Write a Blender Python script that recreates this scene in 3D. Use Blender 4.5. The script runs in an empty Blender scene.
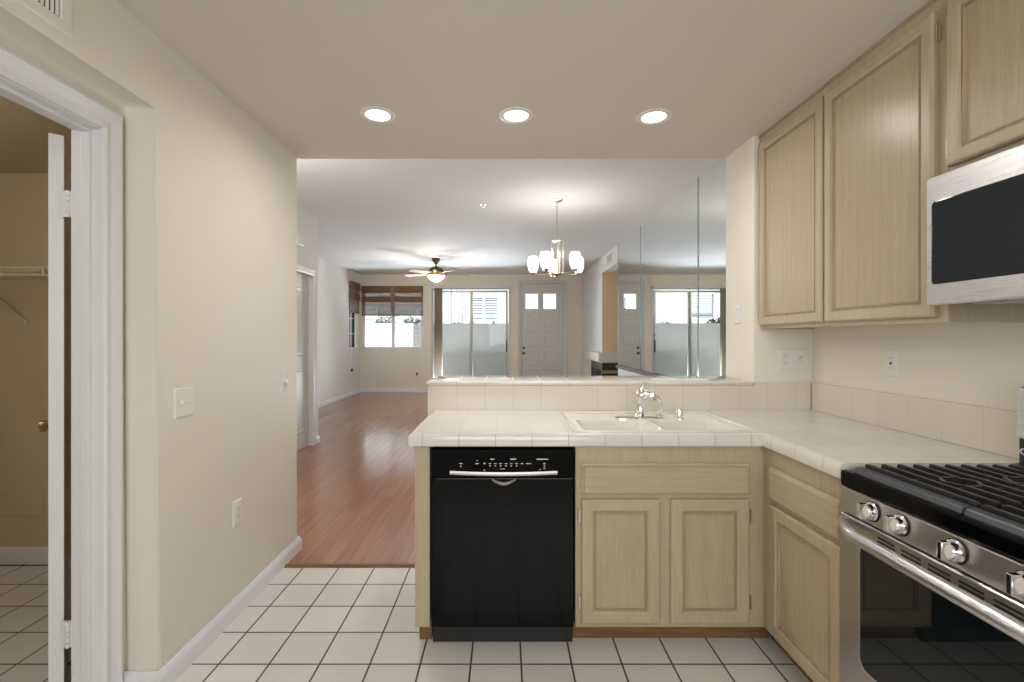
import bpy, bmesh, math, random
from mathutils import Vector, Matrix
PI = math.pi
random.seed(7)
SC = bpy.context.scene
COL = SC.collection

# ---------------------------------------------------------------- camera, world, exposure
cd = bpy.data.cameras.new('camera'); cam = bpy.data.objects.new('camera', cd); COL.objects.link(cam)
cam.location = (0, 0, 1.31); cam.rotation_euler = (PI/2, 0, 0)
cd.sensor_width = 36; cd.lens = 468/1024*36
cd.shift_x = 7/1024; cd.shift_y = -3/1024; cd.clip_start = 0.02; cd.clip_end = 200
SC.camera = cam
vs = SC.view_settings
vs.view_transform = 'Standard'; vs.look = 'None'; vs.gamma = 1; vs.use_curve_mapping = False; vs.exposure = 0.0

w = bpy.data.worlds.new('world'); SC.world = w; w.use_nodes = True
bg = w.node_tree.nodes['Background']; bg.inputs[0].default_value = (0.80, 0.89, 1.0, 1); bg.inputs[1].default_value = 2.0

def light(kind, name, loc, energy, color=(1, 1, 1), rot=(0, 0, 0), **kw):
    l = bpy.data.lights.new(name, kind); l.energy = energy; l.color = color
    for k, v in kw.items(): setattr(l, k, v)
    o = bpy.data.objects.new(name, l); o.location = loc; o.rotation_euler = rot; COL.objects.link(o); return o
light('SUN', 'sun', (0, 0, 9), 9.5, (1, .96, .9), (math.radians(48), 0, math.radians(-28)), angle=.01)
# added fill lamps low outside, standing in for patio bounce through door and window
light('AREA', 'slider_fill', (-0.8, 12.1, .12), 240, (.90, .95, 1), (math.radians(-140), 0, 0), shape='RECTANGLE', size=1.9, size_y=.5)
light('AREA', 'window_fill', (-2.75, 11.9, .62), 140, (.90, .95, 1), (math.radians(-140), 0, 0), shape='RECTANGLE', size=1.5, size_y=.5)
# added fill lamp before the invented kitchen window behind the camera
light('AREA', 'kitchen_fill', (0.1, -2.12, 1.55), 50, (.97, .985, 1), (PI/2, 0, 0), shape='RECTANGLE', size=1.9, size_y=1.3)
WARM = (1, .86, .68)

# ---------------------------------------------------------------- materials
def s2l(c): return c/12.92 if c <= .04045 else ((c+.055)/1.055)**2.4
def rgb(r, g, b): return (s2l(r/255), s2l(g/255), s2l(b/255), 1)
def mat(name, col, rough=.5, metal=0, **kw):
    m = bpy.data.materials.new(name); m.use_nodes = True
    b = m.node_tree.nodes['Principled BSDF']
    b.inputs['Base Color'].default_value = col; b.inputs['Roughness'].default_value = rough; b.inputs['Metallic'].default_value = metal
    for k, v in kw.items(): b.inputs[k].default_value = v
    return m
def N(m, t, **kw):
    n = m.node_tree.nodes.new(t)
    for k, v in kw.items(): setattr(n, k, v)
    return n
def L(m, a, b): m.node_tree.links.new(a, b)
def bsdf(m): return m.node_tree.nodes['Principled BSDF']
def math_n(m, op, a, b=None, c=None):
    n = N(m, 'ShaderNodeMath', operation=op)
    for i, v in enumerate((a, b, c)):
        if v is None: continue
        if isinstance(v, (int, float)): n.inputs[i].default_value = v
        else: L(m, v, n.inputs[i])
    return n.outputs[0]
def mixc(m, f, a, b, mode='MIX'):
    n = N(m, 'ShaderNodeMix', data_type='RGBA', blend_type=mode)
    if isinstance(f, (int, float)): n.inputs[0].default_value = f
    else: L(m, f, n.inputs[0])
    for v, s in ((a, n.inputs[6]), (b, n.inputs[7])):
        if isinstance(v, tuple): s.default_value = v
        else: L(m, v, s)
    return n.outputs[2]
def pos(m, scale=(1, 1, 1)):
    g = N(m, 'ShaderNodeNewGeometry'); mp = N(m, 'ShaderNodeMapping'); mp.inputs['Scale'].default_value = scale
    L(m, g.outputs['Position'], mp.inputs[0]); return mp.outputs[0]
def noise(m, vec, scale, detail=3, rough=.5):
    n = N(m, 'ShaderNodeTexNoise'); n.inputs['Scale'].default_value = scale; n.inputs['Detail'].default_value = detail; n.inputs['Roughness'].default_value = rough
    if vec is not None: L(m, vec, n.inputs['Vector'])
    return n.outputs['Fac']
def bump(m, h, strength, dist=.01):
    b = N(m, 'ShaderNodeBump'); b.inputs['Strength'].default_value = strength; b.inputs['Distance'].default_value = dist
    L(m, h, b.inputs['Height']); L(m, b.outputs[0], bsdf(m).inputs['Normal']); return b

def paint(name, col, rough=.6, tex=True):
    m = mat(name, col, rough)
    n = noise(m, pos(m), 90, 4)
    if tex: bump(m, n, .16, .004)
    n2 = noise(m, pos(m), 1.7, 2)
    c = mixc(m, math_n(m, 'MULTIPLY', n2, .10), col, tuple(x*.8 for x in col[:3])+(1,))
    L(m, c, bsdf(m).inputs['Base Color']); return m
WALL = paint('wall_paint', rgb(229, 223, 211))
WALL_WHITE = paint('wall_paint_pale', rgb(222, 222, 220))
WALL_CLOSET = paint('closet_paint', rgb(206, 190, 162))
CEIL = paint('ceiling_paint', rgb(214, 206, 194), .75)
CEIL2 = paint('ceiling_paint_living', rgb(222, 223, 225), .75)
TRIM = mat('white_trim', rgb(226, 228, 232), .35)
TRIMG = mat('grey_white_door', rgb(206, 208, 206), .4)

def tile_mat(name, col, grout, p, off, wd, rough=.12, axes=(1, 1, 1), var=.03, bumps=.25, wob=0.0):
    """square ceramic tiles set out in metres, grout lines on every face"""
    m = mat(name, col, rough)
    g = N(m, 'ShaderNodeNewGeometry'); sp = N(m, 'ShaderNodeSeparateXYZ'); L(m, g.outputs['Position'], sp.inputs[0])
    sn = N(m, 'ShaderNodeSeparateXYZ'); L(m, g.outputs['True Normal'], sn.inputs[0])
    masks = []; cells = []
    for i in range(3):
        u = math_n(m, 'DIVIDE', math_n(m, 'SUBTRACT', sp.outputs[i], off[i]), p[i])
        cells.append(math_n(m, 'FLOOR', u))
        fr = math_n(m, 'FRACT', u)
        d = math_n(m, 'MINIMUM', fr, math_n(m, 'SUBTRACT', 1.0, fr))
        if not axes[i]: continue
        ln = N(m, 'ShaderNodeMapRange'); L(m, d, ln.inputs[0])
        ln.inputs[1].default_value = wd/p[i]*.35; ln.inputs[2].default_value = wd/p[i]*.65; ln.inputs[3].default_value = 1; ln.inputs[4].default_value = 0
        facing = math_n(m, 'LESS_THAN', math_n(m, 'ABSOLUTE', sn.outputs[i]), .8)
        masks.append(math_n(m, 'MULTIPLY', ln.outputs[0], facing))
    mk = masks[0]
    for q in masks[1:]: mk = math_n(m, 'MAXIMUM', mk, q)
    cv = N(m, 'ShaderNodeCombineXYZ')
    for i in range(3): L(m, cells[i], cv.inputs[i])
    wn = N(m, 'ShaderNodeTexWhiteNoise'); L(m, cv.outputs[0], wn.inputs['Vector'])
    dark = tuple(x*(1-var*3) for x in col[:3])+(1,)
    base = mixc(m, wn.outputs['Value'], col, dark)
    n = noise(m, pos(m), 5, 3); base = mixc(m, math_n(m, 'MULTIPLY', n, .12), base, dark)
    L(m, mixc(m, mk, base, grout), bsdf(m).inputs['Base Color'])
    r = math_n(m, 'ADD', math_n(m, 'MULTIPLY', mk, .3 if bumps else 0.0), rough); L(m, r, bsdf(m).inputs['Roughness'])
    if bumps: bump(m, math_n(m, 'SUBTRACT', 1.0, mk), bumps, .002)
    return m
FLOOR_TILE = tile_mat('floor_tile', rgb(226, 224, 218), rgb(74, 60, 50), (.2025, .203, 1), (.065, 2.0826, .5), .0075, .22, (1, 1, 0))
NOSING = tile_mat('nosing_tile', rgb(222, 218, 211), rgb(176, 171, 163), (.1515, .1515, 1), (.415, .0525, .5), .0035, .12, (1, 1, 0), .02, .15)
COUNTER = tile_mat('counter_tile', rgb(222, 218, 211), rgb(205, 200, 192), (.1515, .1515, 1), (.415, .0525, .5), .003, .14, (1, 1, 0), .02, 0.0)
SPLASH = tile_mat('splash_tile', rgb(222, 214, 201), rgb(200, 191, 178), (.1546, .1546, 1), (.354, .095, .5), .0035, .16, (1, 1, 0), .02, .15)

def laminate():
    m = mat('laminate', rgb(140, 90, 66), .2)
    g = N(m, 'ShaderNodeNewGeometry'); sp = N(m, 'ShaderNodeSeparateXYZ'); L(m, g.outputs['Position'], sp.inputs[0])
    u = math_n(m, 'DIVIDE', sp.outputs[0], .083); iu = math_n(m, 'FLOOR', u); fu = math_n(m, 'FRACT', u)
    wn = N(m, 'ShaderNodeTexWhiteNoise', noise_dimensions='1D'); L(m, iu, wn.inputs['W'])
    v = math_n(m, 'ADD', math_n(m, 'DIVIDE', sp.outputs[1], .95), math_n(m, 'MULTIPLY', wn.outputs['Value'], 7)); iv = math_n(m, 'FLOOR', v); fv = math_n(m, 'FRACT', v)
    c = N(m, 'ShaderNodeCombineXYZ'); L(m, iu, c.inputs[0]); L(m, iv, c.inputs[1])
    w2 = N(m, 'ShaderNodeTexWhiteNoise'); L(m, c.outputs[0], w2.inputs['Vector'])
    gr = noise(m, pos(m, (45, .9, 1)), 1.5, 4, .55)
    ramp = N(m, 'ShaderNodeValToRGB'); L(m, gr, ramp.inputs[0])
    ramp.color_ramp.elements[0].position = .3; ramp.color_ramp.elements[0].color = rgb(146, 102, 78)
    ramp.color_ramp.elements[1].position = .75; ramp.color_ramp.elements[1].color = rgb(180, 136, 108)
    col = mixc(m, math_n(m, 'MULTIPLY', w2.outputs['Value'], .5), ramp.outputs[0], rgb(136, 92, 72))
    e1 = math_n(m, 'LESS_THAN', fu, .035); e2 = math_n(m, 'LESS_THAN', fv, .004); e = math_n(m, 'MAXIMUM', e1, e2)
    col = mixc(m, math_n(m, 'MULTIPLY', e, .55), col, rgb(70, 40, 28))
    L(m, col, bsdf(m).inputs['Base Color'])
    bump(m, math_n(m, 'SUBTRACT', math_n(m, 'MULTIPLY', gr, .25), e), .07, .002)
    L(m, math_n(m, 'ADD', math_n(m, 'MULTIPLY', gr, .06), .13), bsdf(m).inputs['Roughness'])
    return m
LAM = laminate()

def wood(name, col, dark, sc, rough=.38):
    m = mat(name, col, rough)
    n1 = noise(m, pos(m, sc), 1.0, 6, .65)
    sc2 = tuple(s*.12 for s in sc)
    wv = N(m, 'ShaderNodeTexWave', wave_type='RINGS', rings_direction='SPHERICAL'); wv.inputs['Scale'].default_value = .55; wv.inputs['Distortion'].default_value = 3.0; wv.inputs['Detail'].default_value = 3
    L(m, pos(m, sc2), wv.inputs['Vector'])
    n3 = noise(m, pos(m), 3.5, 2)
    f = math_n(m, 'MULTIPLY', n1, .75); f = math_n(m, 'ADD', f, math_n(m, 'MULTIPLY', wv.outputs['Fac'], .07)); f = math_n(m, 'ADD', f, math_n(m, 'MULTIPLY', n3, .2))
    ramp = N(m, 'ShaderNodeValToRGB'); L(m, f, ramp.inputs[0])
    ramp.color_ramp.elements[0].position = .3; ramp.color_ramp.elements[0].color = dark
    ramp.color_ramp.elements[1].position = .8; ramp.color_ramp.elements[1].color = col
    L(m, ramp.outputs[0], bsdf(m).inputs['Base Color']); bump(m, n1, .10, .002)
    return m
OAK = wood('pickled_oak', rgb(190, 177, 151), rgb(168, 153, 126), (130, 130, 7))
OAKH = wood('pickled_oak_horizontal', rgb(190, 177, 151), rgb(168, 153, 126), (7, 7, 130))
OAKB = wood('pickled_oak_bead', rgb(176, 154, 128), rgb(148, 126, 102), (130, 130, 7))
OAKP = wood('pickled_oak_panel', rgb(188, 173, 147), rgb(166, 149, 122), (150, 150, 8), .3)
KICK = wood('toe_kick_wood', rgb(150, 116, 74), rgb(100, 68, 40), (5, 5, 60), .6)
BLACK = mat('black_gloss', (.002, .002, .0025, 1), .10, **{'Specular IOR Level': .15})
BLACKM = mat('black_satin', (.012, .012, .013, 1), .3)
CAST = mat('cast_iron', (.02, .02, .022, 1), .32)
CASTB = mat('grate_rail', (.075, .085, .10, 1), .32, .2)
def brushed(name, col, rough, sc):
    m = mat(name, col, rough, 1)
    n = noise(m, pos(m, sc), 1, 3); L(m, math_n(m, 'ADD', math_n(m, 'MULTIPLY', n, .06), rough-.02), bsdf(m).inputs['Roughness']); return m
STEEL = brushed('stainless', (.52, .51, .49, 1), .28, (8, 8, 500))
STEELL = brushed('stainless_light', (.68, .68, .69, 1), .27, (8, 8, 500))
CHROME = mat('chrome', (.85, .85, .86, 1), .07, 1)
NICKEL = mat('brushed_nickel', (.66, .60, .52, 1), .28, 1)
BRASS = mat('aged_brass', (.42, .30, .14, 1), .3, 1)
BRONZE = mat('dark_bronze', (.07, .055, .035, 1), .35, .8)
PLASTIC = mat('white_plastic', rgb(228, 225, 218), .3)
PLASTICD = mat('plate_slots', rgb(60, 56, 52), .5)
PORC = mat('porcelain', rgb(232, 229, 222), .08)
GLASSK = mat('dark_glass', (.006, .009, .010, 1), .03)
GLASSM = mat('microwave_glass', (.016, .020, .026, 1), .09, **{'Specular IOR Level': .3})
MIRROR = mat('mirror_silver', (.86, .90, .88, 1), 0.0, 1)
MIREDGE = mat('mirror_edge', rgb(160, 178, 176), .15, .3)
ALU = mat('aluminium_frame', rgb(170, 170, 168), .35, .4)
WHITEMARK = mat('white_print', rgb(215, 215, 215), .5)
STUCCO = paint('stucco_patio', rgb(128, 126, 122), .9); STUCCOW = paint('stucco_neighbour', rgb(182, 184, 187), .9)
CONC = paint('concrete_patio', rgb(132, 128, 122), .9)
RAILM = mat('mauve_rail', rgb(112, 96, 96), .7)
PINKWOOD = mat('fan_blade_wood', rgb(172, 146, 132), .4)
WIRE = mat('wire_shelf_white', rgb(214, 204, 184), .4)
LEAF = paint('leaf', rgb(96, 112, 90), .7)
def emis(name, col, st):
    m = bpy.data.materials.new(name); m.use_nodes = True; b = bsdf(m)
    b.inputs['Base Color'].default_value = (.9, .9, .88, 1); b.inputs['Emission Color'].default_value = col; b.inputs['Emission Strength'].default_value = st; return m
LENS = emis('lit_lens', (1, .95, .86, 1), 9)
SHADE = emis('lit_opal_glass', (1, .93, .80, 1), 2.6)
BOWL = emis('lit_bowl_glass', (1, .96, .84, 1), 2.6)
def clearglass(name, tint=(1, 1, 1, 1)):
    m = bpy.data.materials.new(name); m.use_nodes = True; nt = m.node_tree; nt.nodes.clear()
    o = nt.nodes.new('ShaderNodeOutputMaterial'); t = nt.nodes.new('ShaderNodeBsdfTransparent'); g = nt.nodes.new('ShaderNodeBsdfGlossy'); mx = nt.nodes.new('ShaderNodeMixShader'); f = nt.nodes.new('ShaderNodeFresnel')
    t.inputs[0].default_value = tint; g.inputs['Roughness'].default_value = .02; f.inputs[0].default_value = 1.25
    nt.links.new(f.outputs[0], mx.inputs[0]); nt.links.new(t.outputs[0], mx.inputs[1]); nt.links.new(g.outputs[0], mx.inputs[2]); nt.links.new(mx.outputs[0], o.inputs[0]); return m
PANE = clearglass('window_glass', (.93, .96, .97, 1))
def bamboo(name, a, b, alpha):
    m = mat(name, a, .7)
    g = noise(m, pos(m, (3, 3, 160)), 1, 3); g2 = noise(m, pos(m, (30, 30, 30)), 1, 3)
    f = math_n(m, 'ADD', math_n(m, 'MULTIPLY', g, .7), math_n(m, 'MULTIPLY', g2, .3))
    r = N(m, 'ShaderNodeValToRGB'); L(m, f, r.inputs[0]); r.color_ramp.elements[0].position = .35; r.color_ramp.elements[0].color = b; r.color_ramp.elements[1].position = .65; r.color_ramp.elements[1].color = a
    L(m, r.outputs[0], bsdf(m).inputs['Base Color'])
    if alpha < 1:
        bsdf(m).inputs['Alpha'].default_value = alpha
    return m
BAMB = bamboo('bamboo_dense', rgb(142, 104, 72), rgb(92, 62, 42), 1)
BAML = bamboo('bamboo_sheer', rgb(160, 152, 142), rgb(122, 114, 106), .66)
VANE = mat('vertical_vane', rgb(176, 164, 146), .7)

# ---------------------------------------------------------------- mesh helpers
class MB:
    def __init__(s): s.bm = bmesh.new()
    def face(s, pts):
        try: return s.bm.faces.new([s.bm.verts.new(p) for p in pts])
        except ValueError: pass
    def box(s, x0, x1, y0, y1, z0, z1, bev=0):
        vs_ = [s.bm.verts.new((x, y, z)) for x in (x0, x1) for y in (y0, y1) for z in (z0, z1)]
        fs = [(0, 1, 3, 2), (4, 6, 7, 5), (0, 4, 5, 1), (2, 3, 7, 6), (0, 2, 6, 4), (1, 5, 7, 3)]
        f = [s.bm.faces.new([vs_[i] for i in q]) for q in fs]
        if bev:
            ed = list({e for a in f for e in a.edges}); bmesh.ops.bevel(s.bm, geom=ed, offset=bev, segments=2, affect='EDGES', profile=.6)
        return s
    def prism(s, poly, a0, a1, axis, bev=0):
        """poly in the plane across axis: axis 0 -> (y,z), 1 -> (x,z), 2 -> (x,y)"""
        def P(u, v, a): return (a, u, v) if axis == 0 else (u, a, v) if axis == 1 else (u, v, a)
        A = [s.bm.verts.new(P(u, v, a0)) for u, v in poly]; B = [s.bm.verts.new(P(u, v, a1)) for u, v in poly]
        n = len(poly); f = [s.bm.faces.new(A), s.bm.faces.new(B)]
        for i in range(n): f.append(s.bm.faces.new([A[i], A[(i+1) % n], B[(i+1) % n], B[i]]))
        if bev:
            ed = list({e for a in f for e in a.edges}); bmesh.ops.bevel(s.bm, geom=ed, offset=bev, segments=3, affect='EDGES', profile=.5)
        return s
    def lathe(s, prof, c=(0, 0, 0), ax=(0, 0, 1), n=32):
        q = Vector((0, 0, 1)).rotation_difference(Vector(ax).normalized()).to_matrix(); c = Vector(c); R = []
        for r, h in prof:
            if r < 1e-6: R.append([s.bm.verts.new(c+q@Vector((0, 0, h)))])
            else: R.append([s.bm.verts.new(c+q@Vector((r*math.cos(2*PI*i/n), r*math.sin(2*PI*i/n), h))) for i in range(n)])
        for a, b in zip(R, R[1:]):
            for i in range(n):
                j = (i+1) % n
                if len(a) == 1 and len(b) == 1: continue
                if len(a) == 1: s.bm.faces.new([a[0], b[i], b[j]])
                elif len(b) == 1: s.bm.faces.new([a[i], a[j], b[0]])
                else: s.bm.faces.new([a[i], a[j], b[j], b[i]])
        return s
    def cyl(s, a, b, r, r2=None, n=20):
        a = Vector(a); b = Vector(b); h = (b-a).length; r2 = r if r2 is None else r2
        return s.lathe([(0, 0), (r, 0), (r2, h), (0, h)], a, b-a, n)
    def tube(s, pts, r, n=12):
        pts = [Vector(p) for p in pts]; rs = r if isinstance(r, (list, tuple)) else [r]*len(pts); R = []; up = None
        for i, p in enumerate(pts):
            t = (pts[min(i+1, len(pts)-1)]-pts[max(i-1, 0)]).normalized()
            if up is None: up = t.orthogonal().normalized()
            up = (up-t*up.dot(t)).normalized(); v = t.cross(up)
            R.append([s.bm.verts.new(p+rs[i]*(up*math.cos(2*PI*k/n)+v*math.sin(2*PI*k/n))) for k in range(n)])
        for a, b in zip(R, R[1:]):
            for k in range(n): s.bm.faces.new([a[k], a[(k+1) % n], b[(k+1) % n], b[k]])
        s.bm.faces.new(R[0]); s.bm.faces.new(R[-1]); return s
    def rings(s, u0, u1, v0, v1, prof, mp, cap=True, back=True, rad=0):
        """concentric rectangles (inset, height) lofted; mp(u,v,w) -> xyz"""
        R = []
        for ins, wv in prof:
            a, b, c, d = u0+ins, u1-ins, v0+ins, v1-ins
            if rad:
                r = max(rad-ins*.6, .003); pts = []
                for cx, cy, st in ((b-r, d-r, 0), (a+r, d-r, 90), (a+r, c+r, 180), (b-r, c+r, 270)):
                    for k in range(5):
                        t = math.radians(st+k*22.5); pts.append((cx+r*math.cos(t), cy+r*math.sin(t)))
            else: pts = [(a, c), (b, c), (b, d), (a, d)]
            R.append([s.bm.verts.new(mp(u, v, wv)) for u, v in pts])
        n = len(R[0])
        for A, B in zip(R, R[1:]):
            for i in range(n): s.bm.faces.new([A[i], A[(i+1) % n], B[(i+1) % n], B[i]])
        if cap: s.bm.faces.new(R[-1])
        if back: s.bm.faces.new(R[0])
        return s
    def sweep(s, path, prof, mp, closed=False):
        """mitred sweep; prof (offset to the left of travel, height)"""
        n = len(path); R = []
        for i in range(n):
            p = Vector(path[i]); a = Vector(path[i-1]) if (i or closed) else None; b = Vector(path[(i+1) % n]) if (i < n-1 or closed) else None
            ns = []
            if a is not None: d = (p-a).normalized(); ns.append(Vector((-d.y, d.x)))
            if b is not None: d = (b-p).normalized(); ns.append(Vector((-d.y, d.x)))
            m = ns[0] if len(ns) == 1 else (ns[0]+ns[1]).normalized()/max(.2, (ns[0]+ns[1]).normalized().dot(ns[0]))
            R.append([s.bm.verts.new(mp(p.x+m.x*o, p.y+m.y*o, h)) for o, h in prof])
        k = len(prof)
        for i in range(n if closed else n-1):
            A, B = R[i], R[(i+1) % n]
            for j in range(k): s.bm.faces.new([A[j], A[(j+1) % k], B[(j+1) % k], B[j]])
        if not closed: s.bm.faces.new(R[0]); s.bm.faces.new(R[-1])
        return s
    def walls(s, u0, u1, v0, v1, w0, w1, holes, axis):
        us = sorted({u0, u1, *[h[0] for h in holes], *[h[1] for h in holes]}); vv = sorted({v0, v1, *[h[2] for h in holes], *[h[3] for h in holes]})
        for a, b in zip(us, us[1:]):
            st = None
            for c, d in zip(vv, vv[1:]):
                mu, mv = (a+b)/2, (c+d)/2
                hole = any(h[0] < mu < h[1] and h[2] < mv < h[3] for h in holes)
                if not hole and st is None: st = c
                if (hole or d == vv[-1]) and st is not None:
                    e = c if hole else d
                    if axis == 0: s.box(w0, w1, a, b, st, e)
                    else: s.box(a, b, w0, w1, st, e)
                    st = None
        return s
    def build(s, name, m, parent=None, smooth=False, origin=None):
        bmesh.ops.recalc_face_normals(s.bm, faces=s.bm.faces[:])
        me = bpy.data.meshes.new(name)
        root = parent
        while root is not None and root.parent is not None: root = root.parent
        off = Vector(root.location) if root is not None else Vector(origin or (0, 0, 0))
        if off.length > 0: bmesh.ops.translate(s.bm, verts=s.bm.verts[:], vec=-off)
        s.bm.to_mesh(me); s.bm.free(); me.materials.append(m)
        if smooth:
            for p in me.polygons: p.use_smooth = True
            me.update()
            try: me.set_sharp_from_angle(angle=math.radians(38))
            except Exception: pass
        o = bpy.data.objects.new(name, me); COL.objects.link(o)
        if parent is not None: o.parent = parent
        elif origin: o.location = origin
        return o
def tag(o, label=None, cat=None, group=None, kind=None):
    for k, v in (('label', label), ('category', cat), ('group', group), ('kind', kind)):
        if v: o[k] = v
    return o
def empty(name, loc, label=None, cat=None, group=None, kind=None):
    o = bpy.data.objects.new(name, None); o.location = loc; o.empty_display_size = .1; COL.objects.link(o); return tag(o, label, cat, group, kind)
def st(mb, name, m, label, cat, **kw): return tag(mb.build(name, m, **kw), label, cat, None, 'structure')
MY = lambda y: (lambda u, v, w_: (u, y-w_, v))       # face looking to -Y
MX = lambda x: (lambda u, v, w_: (x-w_, u, v))       # face looking to -X
MXP = lambda x: (lambda u, v, w_: (x+w_, u, v))      # face looking to +X
FLAT = lambda x, y, z: (x, y, z)

# ---------------------------------------------------------------- room shell
HK, HL = 2.42, 2.84
YB, YE, YO = 2.574, 2.90, 11.27
XL, XR = -1.275, 1.69
st(MB().box(-3.3, 1.9, -2.3, 2.69, -.1, 0).box(-3.2, -1.4, 2.69, 2.74, -.1, .006), 'floor', FLOOR_TILE, 'white square ceramic tile kitchen floor with dark grout', 'floor')
st(MB().box(-4.2, 2.7, 2.69, 11.42, -.1, .004), 'floor', LAM, 'glossy reddish brown plank floor of the living area', 'floor')
st(MB().sweep([(XL+.001, 2.672), (-.383, 2.672)], [(-.005, 0), (.03, 0), (.03, .006), (.018, .012), (.006, .011), (-.005, .003)], FLAT), 'trim_1', KICK, 'brown wooden threshold strip between tile and plank floor', 'threshold')
st(MB().box(-1.60, 1.9, -2.3, YE, HK, HK+.43, 0), 'ceiling', CEIL, 'beige kitchen ceiling with three round lights', 'ceiling')
st(MB().box(-3.61, 2.7, YE, 11.42, HL, HL+.15), 'ceiling', CEIL2, 'higher grey white ceiling over dining and living area', 'ceiling')
# kitchen left wall: outer skin with the alcove cut into it, then the inner skin with the closet doorway
m = MB().prism([(1.72, -.03), (2.88, -.03), (2.88, HK+.04), (-2.3, HK+.04), (-2.3, -.03), (.45, -.03), (.45, 2.166), (1.72, 2.166)], XL, -1.397, 0, .018)
st(m, 'wall_left', WALL, 'beige kitchen wall with deep alcove around the white door casing', 'wall', smooth=True)
st(MB().walls(-2.3, 2.88, 0, HK, -1.497, -1.398, [(.82, 1.65, 0, 2.045)], 0), 'wall_doorway', WALL, 'beige recessed wall holding the closet doorway', 'wall')
st(MB().box(-3.3, -1.52, 2.74, 2.88, 0, HL).box(-1.52, -1.275, 2.74, 2.88, HK, HL), 'wall_closet_rear', WALL_CLOSET, 'tan rear wall inside the closet behind the open door', 'wall')
st(MB().box(-3.3, -3.2, .2, 2.74, 0, 2.4).box(-3.2, -1.52, .2, .3, 0, 2.4), 'wall_closet_side', WALL_CLOSET, 'tan side wall of the closet', 'wall')
st(MB().box(-3.2, -1.52, .3, 2.74, 2.275, 2.33), 'ceiling', WALL_CLOSET, 'low tan ceiling of the closet', 'ceiling')
st(MB().box(-1.52, -1.522, 1.74, 2.74, 0, 2.27), 'wall_closet_lining', WALL_CLOSET, 'tan closet face of the kitchen wall', 'wall')
st(MB().walls(-1.6, 1.9, 0, HK, -2.3, -2.2, [(-.9, 1.1, .95, 2.2)], 1), 'wall_back', WALL, 'beige kitchen wall behind the viewer with an added window opening', 'wall')
st(MB().box(XR, 1.9, -2.3, YB, 0, HK), 'wall_right', WALL, 'beige right kitchen wall behind range and counter', 'wall')
st(MB().prism([(1.364, YB), (1.9, YB), (1.9, YE), (1.364, YE)], -.02, HK+.02, 2, .012), 'wall_pier', WALL, 'beige wall pier at right end of the bar opening', 'wall', smooth=True)
st(MB().box(-.425, 1.362, YB+.002, YE, 0, 1.048), 'wall_half', WALL, 'low half wall carrying the tiled bar ledge', 'wall')
st(MB().walls(2.88, 5.86, 0, HL, -2.46, -2.34, [(4.87, 5.70, 0, 2.08)], 0), 'wall_hall', WALL_WHITE, 'pale hallway wall with a white door', 'wall')
st(MB().box(-3.62, -2.46, 5.74, 5.86, 0, HL), 'wall_return', WALL_WHITE, 'pale wall return at the hallway corner', 'wall')
st(MB().walls(5.74, 11.42, 0, HL, -3.62, -3.50, [(10.52, 11.16, 1.06, 2.57)], 0), 'wall_living_left', WALL_WHITE, 'pale left living room wall with a narrow window', 'wall')
st(MB().walls(-3.5, 2.6, 0, HL, YO, YO+.15, [(-3.42, -1.99, 1.06, 2.55), (-1.745, .10, 0, 2.50), (.385, 1.413, 0, 2.62)], 1), 'wall_far', WALL, 'beige far living room wall with window, sliding door and front door', 'wall')
st(MB().box(1.839, 2.6, YE, 7.61, 0, HL), 'wall_mirror', WALL_WHITE, 'pale dining wall carrying the big mirrors', 'wall')
st(MB().box(1.837, 2.6, 7.61, YO, 2.54, HL).box(1.837, 2.6, 8.86, 10.0, .838, 2.54).box(1.837, 2.6, 10.0, YO, 0, 2.54).box(2.5, 2.6, 7.61, 8.86, 0, 2.54), 'wall_living_right', WALL_WHITE, 'white fireplace wall with open niche beside the mirrors', 'wall')
st(MB().box(1.838, 2.5, 8.852, 8.859, 1.04, 2.54), 'wall_niche', paint('niche_shade_tan', rgb(226, 200, 164)), 'niche face over the fireplace, its shade put into a tan colour', 'wall')  # this face lies in shade; the tan colour carries that tone
# exterior upper storey shades the patio; slanted wedge added to shape the shadow edge
st(MB().box(-3.6, 6, YO+.02, YO+.15, HL+.15, 5.6).prism([(-3.60, 1.6), (-3.75, 2.6), (-4.45, 5.6), (-3.60, 5.6)], YO+.05, YO+.15, 1), 'wall_exterior', STUCCO, 'upper outside wall of the house with a wedge added to slant its shadow', 'wall')

# baseboards
BP = [(0, 0), (.016, 0), (.016, .062), (.011, .078), (.006, .088), (0, .088)]
def baseboard(name, path, label): return st(MB().sweep(path, [(-a, b) for a, b in BP], FLAT), name, TRIM, label, 'baseboard')
baseboard('baseboard_left', [(-1.396, 1.719), (XL+.001, 1.719), (XL+.001, 2.882), (-1.5, 2.882)], 'white baseboard along the kitchen left wall')
baseboard('baseboard_hall', [(-2.339, 2.9), (-2.339, 4.80)], 'white baseboard of hallway wall')
baseboard('baseboard_corner', [(-2.339, 5.775), (-2.339, 5.861), (-3.499, 5.861), (-3.499, YO-.001), (-1.80, YO-.001)], 'white baseboard around left and far living room walls')
baseboard('baseboard_far', [(.17, YO-.001), (.31, YO-.001)], 'short white baseboard between sliding door and front door')
baseboard('baseboard_front', [(1.49, YO-.001), (1.836, YO-.001), (1.836, 10.45)], 'white baseboard beside the front door')
baseboard('baseboard_closet', [(-3.19, 2.739), (-1.53, 2.739)], 'white baseboard in the closet')

# ---------------------------------------------------------------- closet doorway casing, jamb, door
CP = [(0, 0), (.0, .012), (.008, .017), (.03, .013), (.05, .016), (.066, .020), (.078, .016), (.080, 0)]
def casing(name, path, mp, label, m=TRIM): return st(MB().sweep(path, CP, mp), name, m, label, 'door casing')
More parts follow.
